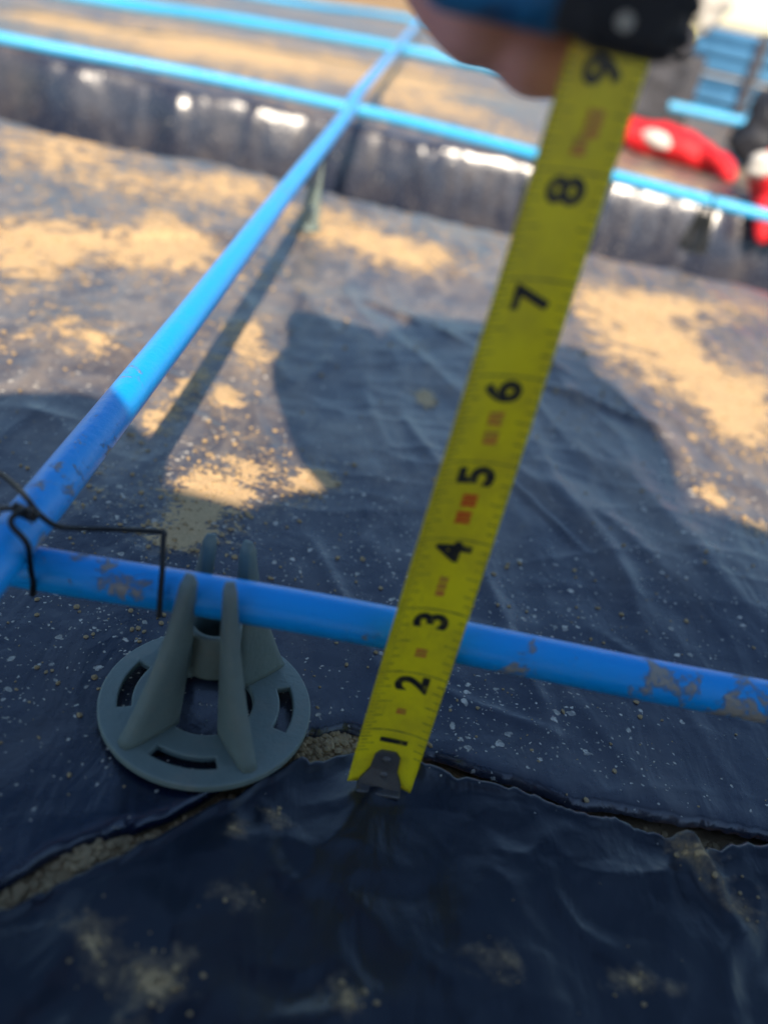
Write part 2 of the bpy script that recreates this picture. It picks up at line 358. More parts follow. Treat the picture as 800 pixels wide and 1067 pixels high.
ys = []; y = 8.9
while y < 150:
    ys.append(y); st = y*.0058
    if 54 < y < 58.5: st = .14
    if 38.5 < y < 42: st = .16
    y += st
def far_y(x, yy, j):
    e = edge_y(x); t = sstep(0, 1, (yy-8.9)/5.0) if yy < 13.9 else 1
    return e*(1-t)+yy*t if yy < 13.9 else yy
def far_z(x, y, j):
    d = y-edge_y(x); z = film_z(x, y)
    z += .05*exp(-d*3)*(.5+noise.noise((x*1.5, 1, 1))) - .16*exp(-d/.07)
    return z
film = grid_sheet('plastic_sheet', ys, lambda v: 40+v*.9, far_z, M_FILM, far_y, 430)
tag(film, 'wide black plastic sheet dusted with sand under the blue bars and down the trench', 'plastic sheet')

ys2 = [i/320 for i in range(321)]
def near_y(x, t, j): 
    e = edge_y(x)-gap(x); y0 = -20
    tt = 1-(1-t)**2.2
    return y0+(e-y0)*tt
def near_z(x, y, j):
    e = edge_y(x)-gap(x); d = e-y; p = Vector((x, y, 0))
    z = -.04+.10*noise.noise(p*.35)
    # crumpled facets
    for sc, a in ((.45, .20), (1.0, .06), (2.4, .010)):
        q = p*sc+Vector((noise.noise(p*sc*.8)*.7, noise.noise(p*sc*.8+Vector((5, 5, 5)))*.7, sc))
        dd, _ = noise.voronoi(q)
        z += a*(.55-dd[0])*.9
        z += a*.7*(1-abs(noise.noise(q*1.1))*2.4)
    z -= .10
    z += .07*exp(-((d-.12)/.12)**2)*(1+1.2*noise.noise((x*1.1, 9, 0))) - .22*exp(-d/.05)
    z += .28*exp(-((x-4.95-.45*(8.2-y))/.14)**2)*exp(-((y-7.9)/.75)**2)      # standing fold at right
    return z
front = grid_sheet('plastic_sheet', ys2, lambda v: 42, near_z, M_FILM2, near_y, 420)
tag(front, 'crumpled front piece of black plastic sheet below the torn dirt gap, nearest the viewer', 'plastic sheet')

# soil below and out to the horizon
def soil_z(x, y):
    p = Vector((x, y, 0)); z = -.42
    if y < 12:
        w = exp(-((x+2.6)/1.0)**2)+exp(-((x+.15)/.6)**2)+.7*exp(-((x-5.3)/.5)**2)*0
        z += .24*min(1, w)+.10*noise.noise(p*2.2)+.05*noise.noise(p*6)
    z -= .9*sstep(.25, .9, edge_y(x)-gap(x)-y)
    t = trench(y+.8*noise.noise((x*.15, 0, 8)))
    z += -9.6*t
    if 56 < y < 150: z -= .5
    if y > 150: z += 1.2*noise.noise(p*.012)+.3*noise.noise(p*.06)
    return z
me = bpy.data.meshes.new('ground'); V = []; F = []; rows = [-60000, -15000, -4000, -1200, -400, -160]
y = -60
while y < 60000:
    rows.append(y); y += .11 if 3 < y < 9.6 else (max(.5, abs(y)*.05) if y < 38 or y > 60 else .5)
nx = 260
for yy in rows:
    for i in range(nx+1):
        u = i/nx*2-1; u = .25*u+.75*u**5 if yy < 12 else .5*u+.5*u**3
        x = u*(45+max(0, yy)*1.6)+math.copysign(60000*abs(i/nx*2-1)**40, u); V.append(Vector((x, yy, soil_z(x, yy)))*IN)
for j in range(len(rows)-1):
    for i in range(nx):
        a = j*(nx+1)+i; F.append((a, a+1, a+nx+2, a+nx+1))
me.from_pydata(V, [], F); ground = link('ground', me, M_SOIL); tag(ground, kind='structure', label='sandy soil under the plastic sheet, showing in the torn gap')

# loose grains and clods of dried soil (uncountable)
bm = bmesh.new(); cnt = 0
tmpl = bmesh.new(); bmesh.ops.create_icosphere(tmpl, subdivisions=1, radius=1); TV = [v.co.copy() for v in tmpl.verts]; TF = [[v.index for v in f.verts] for f in tmpl.faces]; tmpl.free()
GV = []; GF = []
def grain(x, y, z, r):
    o = len(GV); sx, sy, sz = [random.uniform(.6, 1.35) for _ in range(3)]; a = random.random()*6.28
    for v in TV:
        k = r*random.uniform(.8, 1.2); px = v.x*sx*k; py = v.y*sy*k
        GV.append((x+px*cos(a)-py*sin(a), y+px*sin(a)+py*cos(a), z+v.z*sz*.65*k))
    for f in TF: GF.append([i+o for i in f])
n = 0
while n < 4200:
    y = 3.5*exp(random.random()*2.45); x = random.uniform(-1, 1)*(3.5+y*.6)
    s = sandval(x, y)+.10*spkval(x, y)
    if random.random() > s*1.1+.012: continue
    e = edge_y(x)
    if y < e and random.random() < .75: continue
    if y > e+.05: z = film_z(x, y)
    elif y < e-gap(x)-.05: z = near_z(x, y, 0)
    else: z = soil_z(x, y)
    r = random.choice((.012, .015, .02, .03, .045))*(.7+y*.03); grain(x, y, z+r*.2, r); n += 1
for k in range(1500):                       # soil lumps in the torn gap
    x = random.choice((random.gauss(-2.6, .7), random.gauss(-.15, .35), random.uniform(.5, 7))); e = edge_y(x); y = random.uniform(e-gap(x)-.02, e+.02)
    r = random.choice((.012, .018, .026, .04, .055)); grain(x, y, soil_z(x, y)+r*.3, r)
me = bpy.data.meshes.new('soil_grains'); me.from_pydata([Vector(v)*IN for v in GV], [], GF)
gr = link('soil_grains', me, simple('dry_soil_clod', (.50, .35, .19), .95, spec=.1, scale=6, var=.5), smooth=False); tag(gr, 'scattered grains and crumbs of dried sandy soil on the plastic sheet', 'soil', kind='stuff')

# ------------------------------------------------------------------ blue bars
def bar(pts, r, label, mat, group='blue reinforcing bars of the grid', og=None, dirts=(), seg=20, n=14):
    P = smooth_path(pts, n); bm = bmesh.new(); tube(bm, P, r, seg)
    og = og or pts[len(pts)//2]
    o = obj('reinforcing_bar', bm, mat, origin=og)
    A = o.data.attributes.new('dirt', 'FLOAT', 'POINT'); vals = []
    for v in o.data.vertices:
        w = v.co/IN+Vector(og); s = 0
        for c, rr, k in dirts: s += k*exp(-((w-Vector(c)).length/rr)**2)
        vals.append(s)
    A.data.foreach_set('value', vals)
    return tag(o, label, 'reinforcing bar', group)
bar([(-42, 7.2, 2.35), (-20, 7.6, 2.3), (-10, 7.9, 2.28), (-6, 8.0, 2.28), (-3.94, 8.1, 2.28), (-2.71, 8.2, 2.29), (-1.3, 8.32, 2.3), (.08, 8.42, 2.29), (2.05, 8.49, 2.29), (3.7, 8.53, 2.3), (5.33, 8.62, 2.3), (8, 8.7, 2.32), (14, 8.8, 2.35), (40, 9, 2.35)], .275,
    'nearest blue bar crossing behind the tape blade and resting in the grey plastic clip', M_BAR, dirts=[((3.85, 8.4, 2.5), .42, .5), ((5.0, 8.45, 2.4), .55, .6), ((-3.2, 8.0, 2.5), .35, .22), ((-2.5, 8.0, 2.4), .35, .18)], n=30)
bar([(-4.0, -30, 2.86), (-4.05, -10, 2.86), (-4.1, 4, 2.85), (-4.18, 7.75, 2.83), (-4.24, 10.04, 2.85), (-4.33, 12.44, 2.85), (-4.47, 16.07, 2.85), (-4.92, 26.33, 2.85), (-5.3, 36, 2.85), (-5.68, 44.69, 2.87), (-5.98, 47.6, 2.9), (-6.6, 64, 2.9), (-7.6, 90, 2.9), (-10, 150, 2.9), (-12, 200, 2.9)], .285,
    'long blue bar running away from lower left, sunlit beyond the shadow edge', M_BARF, dirts=[((-4.3, 12.2, 3.1), .45, .5), ((-4.2, 8.6, 3.1), 1.2, .25), ((-4.25, 10.4, 3.1), .8, .22)], n=26)
bar([(-60, 42, 2.3), (-40, 43.5, 2.3), (-23.4, 45.6, 2.3), (-14, 47.6, 2.3), (-6.1, 48.0, 2.3), (-2, 47.6, 2.3), (2.6, 46.7, 2.3), (7.1, 45.3, 2.3), (14.6, 43.6, 2.3), (24, 42, 2.3), (60, 40, 2.3)], .30,
    'sunlit blue bar across the far trench, crossing under the long bar', M_BARD)
bar([(-80, 66, 2.3), (-45, 68, 2.3), (-28.9, 72, 2.3), (-20.5, 79.5, 2.3), (-7.5, 86.5, 2.3), (6, 88, 2.3), (20, 88, 2.4), (60, 88, 2.4)], .42,
    'blurred blue bar beyond the trench, third one from the viewer', M_BARD)
bar([(-100, 95, 2.3), (-50, 104, 2.3), (-24.6, 112, 2.3), (-11.5, 130, 2.3), (10, 138, 2.3), (60, 140, 2.3)], .42,
    'farthest blurred blue bar near the top edge of the photo', M_BARD)

# ------------------------------------------------------------------ plastic bar support clips
def arc_cells(bm, levels, z0, z1, slots, seg=120):
    """flat ring; the middle radial band is cut by slots (centre, half-width) in degrees"""
    def inslot(a):
        a = math.degrees(a) % 360
        return any(abs((a-c+180) % 360-180) < h for c, h in slots)
    nl = len(levels); vt = {}
    def vert(l, k, z):
        key = (l, k % seg, z)
        if key not in vt:
            a = 2*pi*k/seg; vt[key] = bm.verts.new((levels[l]*cos(a), levels[l]*sin(a), z))
        return vt[key]
    def solid(l, k):
        if l < 0 or l >= nl-1: return False
        return not (l == 1 and inslot(2*pi*(k+.5)/seg))
    for l in range(nl-1):
        for k in range(seg):
            if not solid(l, k): continue
            bm.faces.new([vert(l, k, z1), vert(l+1, k, z1), vert(l+1, k+1, z1), vert(l, k+1, z1)])
            bm.faces.new([vert(l, k, z0), vert(l, k+1, z0), vert(l+1, k+1, z0), vert(l+1, k, z0)])
            for (l2, k2, a, b) in ((l-1, k, (l, k), (l, k+1)), (l+1, k, (l+1, k+1), (l+1, k)), (l, (k-1) % seg, (l+1, k), (l, k)), (l, (k+1) % seg, (l, k+1), (l+1, k+1))):
                if not solid(l2, k2): bm.faces.new([vert(*a, z0), vert(*b, z0), vert(*b, z1), vert(*a, z1)])
def make_clip(og, label, mat, group, rz=0, sc=1.0, shared=None):
    t = thing('bar_support_clip', og, label, 'bar support clip', group)
    t.rotation_euler = (0, 0, rz)
    if shared:
        for ch in shared.children:
            c = ch.copy(); COL.objects.link(c); c.parent = t
            if mat:
                c.data = c.data.copy(); c.data.materials[0] = mat
        return t
    t['og'] = [0, 0, 0]
    bm = bmesh.new(); arc_cells(bm, [.64, 1.02, 1.21, 1.47], .10, .22, [(178, 23), (-92, 23), (6, 21), (90, 23)])
    for v in bm.verts:
        r = math.hypot(v.co.x, v.co.y)
        if r > 1.3: v.co.z -= .03
    o = obj('base_ring', bm, mat, t, smooth=False); b = o.modifiers.new('bevel', 'BEVEL'); b.width = .025*IN; b.segments = 2; b.limit_method = 'ANGLE'
    # hub sleeve
    bm = bmesh.new(); seg = 40; rings = []
    for r, z in ((.30, .98), (.36, .95), (.37, 1.0), (.36, 1.62), (.34, 1.66), (.28, 1.66), (.27, 1.62), (.26, .98)):
        rings.append([bm.verts.new((r*cos(2*pi*k/seg), r*sin(2*pi*k/seg), z)) for k in range(seg)])
    for i in range(len(rings)):
        a, c = rings[i], rings[(i+1) % len(rings)]
        for k in range(seg): bm.faces.new((a[k], a[(k+1) % seg], c[(k+1) % seg], c[k]))
    obj('hub_sleeve', bm, mat, t)
    # four gripping prongs
    for sx, sy in ((-1, -1), (1, -1), (-1, 1), (1, 1)):
        bm = bmesh.new(); rows = []
        base = Vector((sx*.60, sy*.74, .18)); tip = Vector((sx*.24, -.62, 2.86)) if sy < 0 else Vector((sx*.24, .42, 2.74))
        N = 18
        for i in range(N+1):
            s = i/N; c = base.lerp(tip, s) + Vector((-sx*.05, -sy*.06, 0))*sin(pi*s)
            rnd = 1 if s < .94 else sqrt(max(.04, 1-((s-.94)/.063)**2))
            w = (.35*(1-s)**1.2+.10)*rnd; th = (.06*(1-s)+.085)*(.6+.4*rnd)
            # a fin: broad along the radius, thin across it
            tx = Vector((sx*(.62*(1-s)+.25*s), sy*.78, 0)).normalized(); ox = Vector((tx.y, -tx.x, 0))
            ring = []
            for k in range(12):
                a = 2*pi*k/12; ca, sa = cos(a), sin(a)
                e = lambda q: math.copysign(abs(q)**.55, q)
                ring.append(bm.verts.new(c+tx*w*e(ca)+ox*th*e(sa)))
            rows.append(ring)
        for i in range(N):
            for k in range(12): bm.faces.new((rows[i][k], rows[i][(k+1) % 12], rows[i+1][(k+1) % 12], rows[i+1][k]))
        bm.faces.new(rows[0][::-1]); bm.faces.new(rows[-1])
        obj('prong', bm, mat, t)
        # web joining prong to the sleeve
        bm = bmesh.new(); p0 = Vector((sx*.22, sy*.26, 1.32)); p1 = base.lerp(tip, .45)
        d = (p1-p0); ang = math.atan2(d.y, d.x)
        box(bm, (p0+p1)/2, (d.length, .09, .55), Matrix.Rotation(ang, 3, 'Z'), .02, 1)
        obj('web', bm, mat, t, smooth=False)
    return t
clip = make_clip((-1.85, 8.56, -.02), 'grey green plastic clip with a slotted ring foot beside the tape blade', M_CLIP, 'plastic clips under the bars', radians(2))
farclip = make_clip((-5.15, 33.0, 0), 'narrow blurred grey green clip under the long bar, before the trench', None, 'plastic clips under the bars', radians(88), shared=clip)
farclip.scale = (.3, .3, .95)
make_clip((11.9, 44.2, -.1), 'blurred black clip under the trench bar, at the right of the photo', M_CLIPD, 'plastic clips under the bars', .6, shared=clip).scale = (.5, .5, 1.05)

# ------------------------------------------------------------------ tie wire
t = thing('tie_wire', (-4.1, 7.8, 3.1), 'black twisted tie wire knotted round the two crossing blue bars at left', 'tie wire')
rr = .036
bm = bmesh.new()
tube(bm, smooth_path([(-5.3, 9.2, 2.75), (-5.09, 8.95, 3.02), (-4.76, 8.74, 3.10), (-4.4, 8.42, 3.2), (-4.07, 8.05, 3.32), (-3.88, 7.93, 3.24), (-3.69, 7.96, 3.1), (-3.47, 8.14, 3.0), (-3.1, 8.27, 3.0), (-2.62, 8.41, 3.0), (-2.545, 8.40, 3.0), (-2.53, 8.32, 2.97), (-2.44, 8.05, 2.75), (-2.40, 7.90, 2.5), (-2.37, 7.80, 2.2)], 8), rr, 10)
obj('wire_strand', bm, M_WIRE, t)
bm = bmesh.new()
tube(bm, smooth_path([(-4.75, 8.35, 2.6), (-4.62, 8.10, 3.0), (-4.33, 7.92, 3.2), (-3.99, 7.77, 3.38), (-4.03, 7.60, 3.36), (-3.99, 7.52, 3.30), (-3.83, 7.52, 3.1), (-3.87, 7.66, 2.6), (-3.92, 7.80, 2.3), (-4.0, 7.93, 2.0), (-4.05, 8.15, 1.93)], 8), rr, 10)
obj('wire_strand', bm, M_WIRE, t)
bm = bmesh.new(); P = []                                # the twisted knot
for k in range(60):
    s = k/59; c = Vector((-4.12, 7.83, 3.32)).lerp(Vector((-3.82, 7.72, 3.36)), s); a = s*2*pi*4
    P.append(c+Vector((0, cos(a)*.05, sin(a)*.05)))
tube(bm, P, rr*.9, 8); obj('wire_twist', bm, M_WIRE, t)

# ------------------------------------------------------------------ tape measure
TB = Vector((.735, 7.94, 0)); TL = Vector((.0272, .055, 1))
def blade_pt(u, z, off=0):
    """u across in inches, z up in inches; the printed concave face looks at the viewer"""
    tw = radians(2+30*sstep(0, 9.5, z)); cx = TB+TL*z
    tx = Vector((cos(tw), sin(tw), 0)); nr = Vector((sin(tw), -cos(tw), 0))
    return cx+tx*u+nr*(.42*u*u+off)
HW = .435
tape = thing('tape_measure', (1.0, 8.5, 9.2), 'tape measure in the raised hand, its yellow blade pulled down to the black sheet', 'tape measure')
bm = bmesh.new(); nu, nz = 14, 120
def blade_bottom(u):      # the corners are cut to a slight point
    return .02
g = {}
for side, off in ((0, 0), (1, -.012)):
    for j in range(nz+1):
        for i in range(nu+1):
            u = (i/nu*2-1)*HW; z = .02+(9.35-.02)*j/nz; g[side, i, j] = bm.verts.new(blade_pt(u, z, off))
for j in range(nz):
    for i in range(nu):
        bm.faces.new((g[0, i, j], g[0, i+1, j], g[0, i+1, j+1], g[0, i, j+1])); bm.faces.new((g[1, i, j], g[1, i, j+1], g[1, i+1, j+1], g[1, i+1, j]))
    for i in (0, nu): bm.faces.new((g[0, i, j], g[0, i, j+1], g[1, i, j+1], g[1, i, j]))
for i in range(nu):
    for j in (0, nz): bm.faces.new((g[0, i, j], g[0, i+1, j], g[1, i+1, j], g[1, i, j]))
blade = obj('blade', bm, M_BLADE, tape); blade['og'] = tape['og']
OFF = .006
def strip(bm, u0, u1, z0, z1, n=4, off=OFF):
    for k in range(n):
        a = u0+(u1-u0)*k/n; b = u0+(u1-u0)*(k+1)/n
        bm.faces.new([bm.verts.new(blade_pt(a, z0, off)), bm.verts.new(blade_pt(b, z0, off)), bm.verts.new(blade_pt(b, z1, off)), bm.verts.new(blade_pt(a, z1, off))])
bm = bmesh.new()
for k in range(9, 16*9+5):
    z = k/16
    if z < .62: continue
    L = .10 if k % 2 else (.15 if k % 4 else (.20 if k % 8 else .27))
    if k % 16 == 0: strip(bm, -HW+.01, HW-.01, z-.009, z+.009, 10)
    else:
        strip(bm, -HW+.01, -HW+.01+L, z-.007, z+.007); 
        if k % 2 == 0: strip(bm, HW-.01-L*.6, HW-.01, z-.007, z+.007)
obj('tick_marks', bm, M_INKT, blade, smooth=False)
def glyph(ch, zc, uc, size, mat, bold=.022, name='numeral'):
    cu = bpy.data.curves.new('glyph', 'FONT'); cu.body = ch; cu.size = 1; cu.offset = bold; cu.resolution_u = 6
    to = bpy.data.objects.new('glyph_tmp', cu); COL.objects.link(to); bpy.context.view_layer.update()
    me = bpy.data.meshes.new_from_object(to); bpy.data.objects.remove(to); bpy.data.curves.remove(cu)
    bm = bmesh.new(); bm.from_mesh(me); bpy.data.meshes.remove(me)
    xs = [v.co.x for v in bm.verts]; yy = [v.co.y for v in bm.verts]; x0, x1, y0, y1 = min(xs), max(xs), min(yy), max(yy)
    k = size/(y1-y0)
    bmesh.ops.triangulate(bm, faces=bm.faces)
    for v in bm.verts:      # glyph x runs up the blade, glyph top points to the left edge
        gx = (v.co.x-(x0+x1)/2)*k*.95; gy = (v.co.y-(y0+y1)/2)*k
        v.co = blade_pt(uc-gy, zc+gx, OFF+.003)
    return obj(name, bm, mat, blade, smooth=False)
for n_ in range(1, 10):
    glyph(str(n_), n_-.17, -.0+.02, .42 if n_ > 1 else .36, M_INK, .035)
for z0, u0, w, h, m_ in ((4.30, .02, .17, .17, M_RED), (4.52, .03, .17, .17, M_RED), (5.30, .05, .16, .17, M_REDW), (5.52, .04, .16, .17, M_REDW), (3.35, .02, .10, .30, M_REDW), (2.33, .02, .14, .14, M_REDW), (8.22, .03, .15, .16, M_REDW), (8.42, .10, .17, .24, M_REDW), (1.35, 0, .12, .10, M_REDW)):
    bm = bmesh.new()
    for q in range(3): strip(bm, u0-w/2, u0+w/2, z0-h/2+h*q/3, z0-h/2+h*(q+.8)/3, 4, OFF+.002)
    obj('red_mark', bm, m_, blade, smooth=False)
# end hook
hook = thing('end_hook', (.735, 7.95, 0), None, None); hook.parent = tape; hook.location = (Vector((.735, 7.95, 0))-Vector(tape['og']))*IN
bm = bmesh.new()
prof = [(-.31, -.02), (-.29, .10), (-.19, .30), (-.17, .56), (-.10, .64), (.10, .64), (.17, .56), (.19, .30), (.29, .10), (.31, -.02)]
fr = [bm.verts.new(blade_pt(u*.98, z, .035 if z > .2 else .06)) for u, z in prof]; bk = [bm.verts.new(blade_pt(u*.98, z, .005)) for u, z in prof]
bm.faces.new(fr); bm.faces.new(bk[::-1])
for i in range(len(prof)): k = (i+1) % len(prof); bm.faces.new((fr[i], fr[k], bk[k], bk[i]))
obj('hook_plate', bm, M_STEEL, hook, smooth=False)
bm = bmesh.new(); box(bm, blade_pt(0, .0, .13), (.60, .14, .05), Matrix.Rotation(radians(3), 3, 'Z'), .02, 2); obj('hook_lip', bm, M_STEEL, hook, smooth=False)
for u, z in ((0, .50), (.02, .22)):
    bm = bmesh.new(); bmesh.ops.create_uvsphere(bm, u_segments=16, v_segments=8, radius=.062); bmesh.ops.transform(bm, matrix=Matrix.Translation(blade_pt(u, z, .045)) @ Matrix.Diagonal((1, .5, 1, 1)), verts=bm.verts); obj('rivet', bm, M_STEEL, hook)
# case
bm = bmesh.new(); box(bm, (.02, 8.2, 10.2), (1.22, 2.3, 2.32), None, .22, 4); case = obj('case_shell', bm, M_CASE, tape)
bm = bmesh.new(); box(bm, (.96, 8.15, 10.22), (.76, 2.4, 2.42), None, .16, 4)
for k in range(9):
    box(bm, (1.345, 7.1+k*.28, 9.75), (.07, .13, 1.3), Matrix.Rotation(radians(10), 3, 'X'), .03, 1)
    box(bm, (1.33, 6.98, 9.2+k*.2), (.10, .07, .11), None, .03, 1)
obj('rubber_grip', bm, M_RUBBER, tape, smooth=False)
bm = bmesh.new(); box(bm, (.55, 7.0, 9.22), (.30, .16, .30), Matrix.Rotation(radians(4), 3, 'Y'), .06, 2); obj('mouth_guard', bm, M_RUBBER, tape, smooth=False)
bm = bmesh.new(); bmesh.ops.create_cone(bm, cap_ends=True, segments=20, radius1=.06, radius2=.05, depth=.05)
bmesh.ops.transform(bm, matrix=Matrix.Translation((.88, 6.96, 9.235)) @ Matrix.Rotation(radians(90), 4, 'X'), verts=bm.verts)
obj('screw', bm, simple('bright_screw', (.82, .80, .72), .45, metal=.1, scale=10), tape, smooth=False)

# ------------------------------------------------------------------ the person holding the tape (only the fingers are in frame, the shadow shows the rest)
person = thing('person', (7, -16, 0), 'person in dark jacket holding the tape measure case, only bare fingertips in view', 'person')
bm = bmesh.new()
# index finger curled under the case behind the blade, the other fingers behind it
chain(bm, [((-1.35, 9.6, 10.3), .42), ((-.72, 9.25, 9.42), .40), ((-.40, 9.18, 9.12), .40), ((-.14, 9.10, 8.98), .42)])
chain(bm, [((-.14, 9.18, 8.98), .38), ((.20, 9.14, 8.88), .335), ((.46, 9.04, 8.79), .37), ((.80, 9.08, 8.82), .33)])
chain(bm, [((-1.45, 9.9, 10.9), .42), ((-.95, 10.0, 10.3), .38), ((-.1, 9.95, 10.0), .36), ((.7, 9.85, 10.05), .32)])
chain(bm, [((-1.45, 9.9, 11.3), .41), ((-.95, 10.05, 10.9), .37), ((-.1, 10.0, 10.8), .35), ((.75, 9.9, 10.85), .31)])
chain(bm, [((-1.35, 9.5, 11.7), .38), ((-.9, 9.9, 11.45), .33), ((-.1, 9.95, 11.35), .31), ((.5, 9.85, 11.35), .28)])
chain(bm, [((-1.1, 8.6, 11.9), .50), ((-.85, 7.6, 11.6), .46), ((-.1, 6.75, 11.1), .40), ((.5, 6.65, 11.0), .36)])      # thumb over the front of the case
for a, b in (((-1.2, 9.5, 10.4), .5), ((-1.25, 9.5, 11.0), .55), ((-1.2, 9.3, 11.4), .55), ((-1.1, 9.0, 11.7), .5)): chain(bm, [(a, b), ((-.5, 8.5, 11.9), .62)])
chain(bm, [((-.5, 8.4, 11.7), .95), ((.6, 5.2, 12.2), 1.1), ((4.5, 0, 14.2), 1.55), ((8, -5, 15), 1.8), ((12, -11, 19.5), 2.3)])
# other arm and the hand round the phone
chain(bm, [((3.2, -12.5, 17.6), 2.0), ((-8, -7, 14.5), 1.5), ((-3.7, -2, 13.6), 1.0), ((-2.9, -1.5, 12.5), .95)])
for k in range(4): chain(bm, [((-3.0, -1.5, 12.1-k*.45), .42), ((-2.6, -.9, 11.0-k*.55), .34), ((-1.95, -.6, 10.1-k*.62), .30)])
chain(bm, [((-3.0, -1.7, 12.1), .5), ((-2.6, -1.6, 10.9), .40), ((-1.9, -1.45, 10.0), .34)])
# torso, neck, head, legs
chain(bm, [((7.5, -21, 9.5), 5.2), ((7.6, -17, 13), 5.0), ((7.6, -13, 16.8), 4.9)]); chain(bm, [((3.4, -12.4, 18.3), 2.5), ((7.6, -12.4, 19.2), 2.9), ((12.0, -11.6, 19.2), 2.5)])
chain(bm, [((7.7, -11.5, 19.5), 2.3), ((7.5, -10, 22.5), 2.2)])
chain(bm, [((7.4, -9.5, 22.7), 2.8), ((7.3, -9.9, 24.6), 3.4), ((7.3, -10.3, 25.6), 3.3)]); chain(bm, [((7.3, -6.6, 22.8), .4), ((7.3, -6.3, 23.8), .28)])
chain(bm, [((11, -21, 8.5), 3.6), ((14.1, -12, 6.2), 2.9), ((16, -5.5, 3.2), 2.4)]); chain(bm, [((16, -6, 2.6), 2.3), ((14.1, -16, 2.6), 2.2), ((12.8, -22, 2.2), 1.5), ((12.6, -24, 1.4), 1.2), ((12.6, -25, 4.6), 1.0)])
chain(bm, [((4.2, -21, 8.5), 3.6), ((.2, -12.5, 11), 2.9), ((-3.4, -5.6, 12.2), 2.3)]); chain(bm, [((-3.4, -5.6, 12.2), 2.2), ((-3.6, -8.4, 6.5), 1.9), ((-3.6, -10, 1.6), 1.3), ((-3.6, -5.2, .9), 1.1)])
for s in (-1, 1):
    chain(bm, [((7.3+s*3.35, -9.9, 23.9), .45), ((7.3+s*3.35, -10.1, 23.0), .35)])
body = remesh(obj('body', bm, M_SKIN, person), .085, 2)
bm = bmesh.new(); bmesh.ops.create_uvsphere(bm, u_segments=16, v_segments=10, radius=1)
bmesh.ops.transform(bm, matrix=Matrix.Translation((.72, 9.40, 8.92)) @ Matrix.Diagonal((.26, .10, .2, 1)), verts=bm.verts); obj('fingernail', bm, simple('nail', (.6, .38, .33), .3, scale=6), body)
bm = bmesh.new()
chain(bm, [((7.5, -21, 10.2), 5.9), ((7.6, -17, 13), 5.8), ((7.6, -13, 17), 5.6)]); chain(bm, [((3.4, -12.4, 18.4), 3.1), ((7.6, -12.6, 19.6), 3.4), ((12.0, -11.6, 19.4), 3.1)])
chain(bm, [((.45, 5.4, 12.2), 1.85), ((2.0, 1.8, 13.1), 2.2), ((4.5, -.2, 14.2), 2.3), ((8, -5, 15.2), 2.5), ((12, -11, 19.5), 2.9)])
chain(bm, [((3.2, -12.5, 17.8), 2.6), ((-8, -7, 14.5), 2.2), ((-4.1, -2.5, 13.7), 1.5)])
chain(bm, [((6.8, -12.5, 20.5), 3.9), ((6.9, -11.0, 22), 3.9)])
remesh(obj('jacket', bm, M_JACKET, person), .28, 3)
bm = bmesh.new()
chain(bm, [((10.4, -21, 8.6), 4.6), ((14.1, -12, 6.2), 3.4), ((16, -5.5, 3.3), 2.8)]); chain(bm, [((16, -6, 2.8), 2.7), ((14.1, -16, 2.8), 2.6), ((12.8, -21, 2.4), 2.0)])
chain(bm, [((4.8, -21, 8.6), 4.6), ((.2, -12.5, 11), 3.4), ((-3.4, -5.6, 12.2), 2.7)]); chain(bm, [((-3.4, -5.8, 12.0), 2.6), ((-3.6, -8.4, 6.5), 2.4), ((-3.6, -9.8, 2.4), 1.9)])
remesh(obj('trousers', bm, M_TROUSER, person), .28, 3)
for pts in ([((-3.6, -10, 3.6), 1.75), ((-3.6, -9.8, 1.7), 1.8), ((-3.6, -5.6, 1.2), 1.6), ((-3.6, -3.4, 1.0), 1.3)], [((13, -19.5, 2.3), 1.8), ((12.8, -22.6, 2.1), 1.7), ((12.6, -24.2, 1.9), 1.6), ((12.6, -25.2, 4.6), 1.3)]):
    bm = bmesh.new(); chain(bm, pts); remesh(obj('boot', bm, M_RUBBER, person), .22, 3)
bm = bmesh.new()
chain(bm, [((7.3, -10.1, 24.6), 4.2), ((7.3, -10.8, 25.6), 4.0)])
bmesh.ops.bisect_plane(bm, geom=bm.verts[:]+bm.edges[:]+bm.faces[:], plane_co=(0, 0, 23.4), plane_no=(0, 0, 1), clear_inner=True)
bmesh.ops.holes_fill(bm, edges=bm.edges[:]); box(bm, (7.0, -5.8, 25.0), (6.0, 3.6, .35), Matrix.Rotation(radians(-8), 3, 'X'), .15, 2)
remesh(obj('cap', bm, M_JACKET, person), .2, 2)
phone = thing('phone', (0, -.35, 9.0), 'slim black phone held upright in the other hand, taking the photo', 'phone')
rot = Matrix.Rotation(-PITCH, 3, 'X'); back = -fw
bm = bmesh.new(); box(bm, Vector((0, 0, CAMH))+back*.55+Vector((-.4, 0, 0))-up*1.9, (3.0, .33, 5.9), rot, .12, 3); obj('phone_body', bm, M_RUBBER, phone)
bm = bmesh.new(); box(bm, Vector((0, 0, CAMH))+back*.70+Vector((-.4, 0, 0))-up*1.9, (2.8, .05, 5.6), rot); obj('screen', bm, simple('screen_glass', (.01, .01, .012), .08), phone, smooth=False)

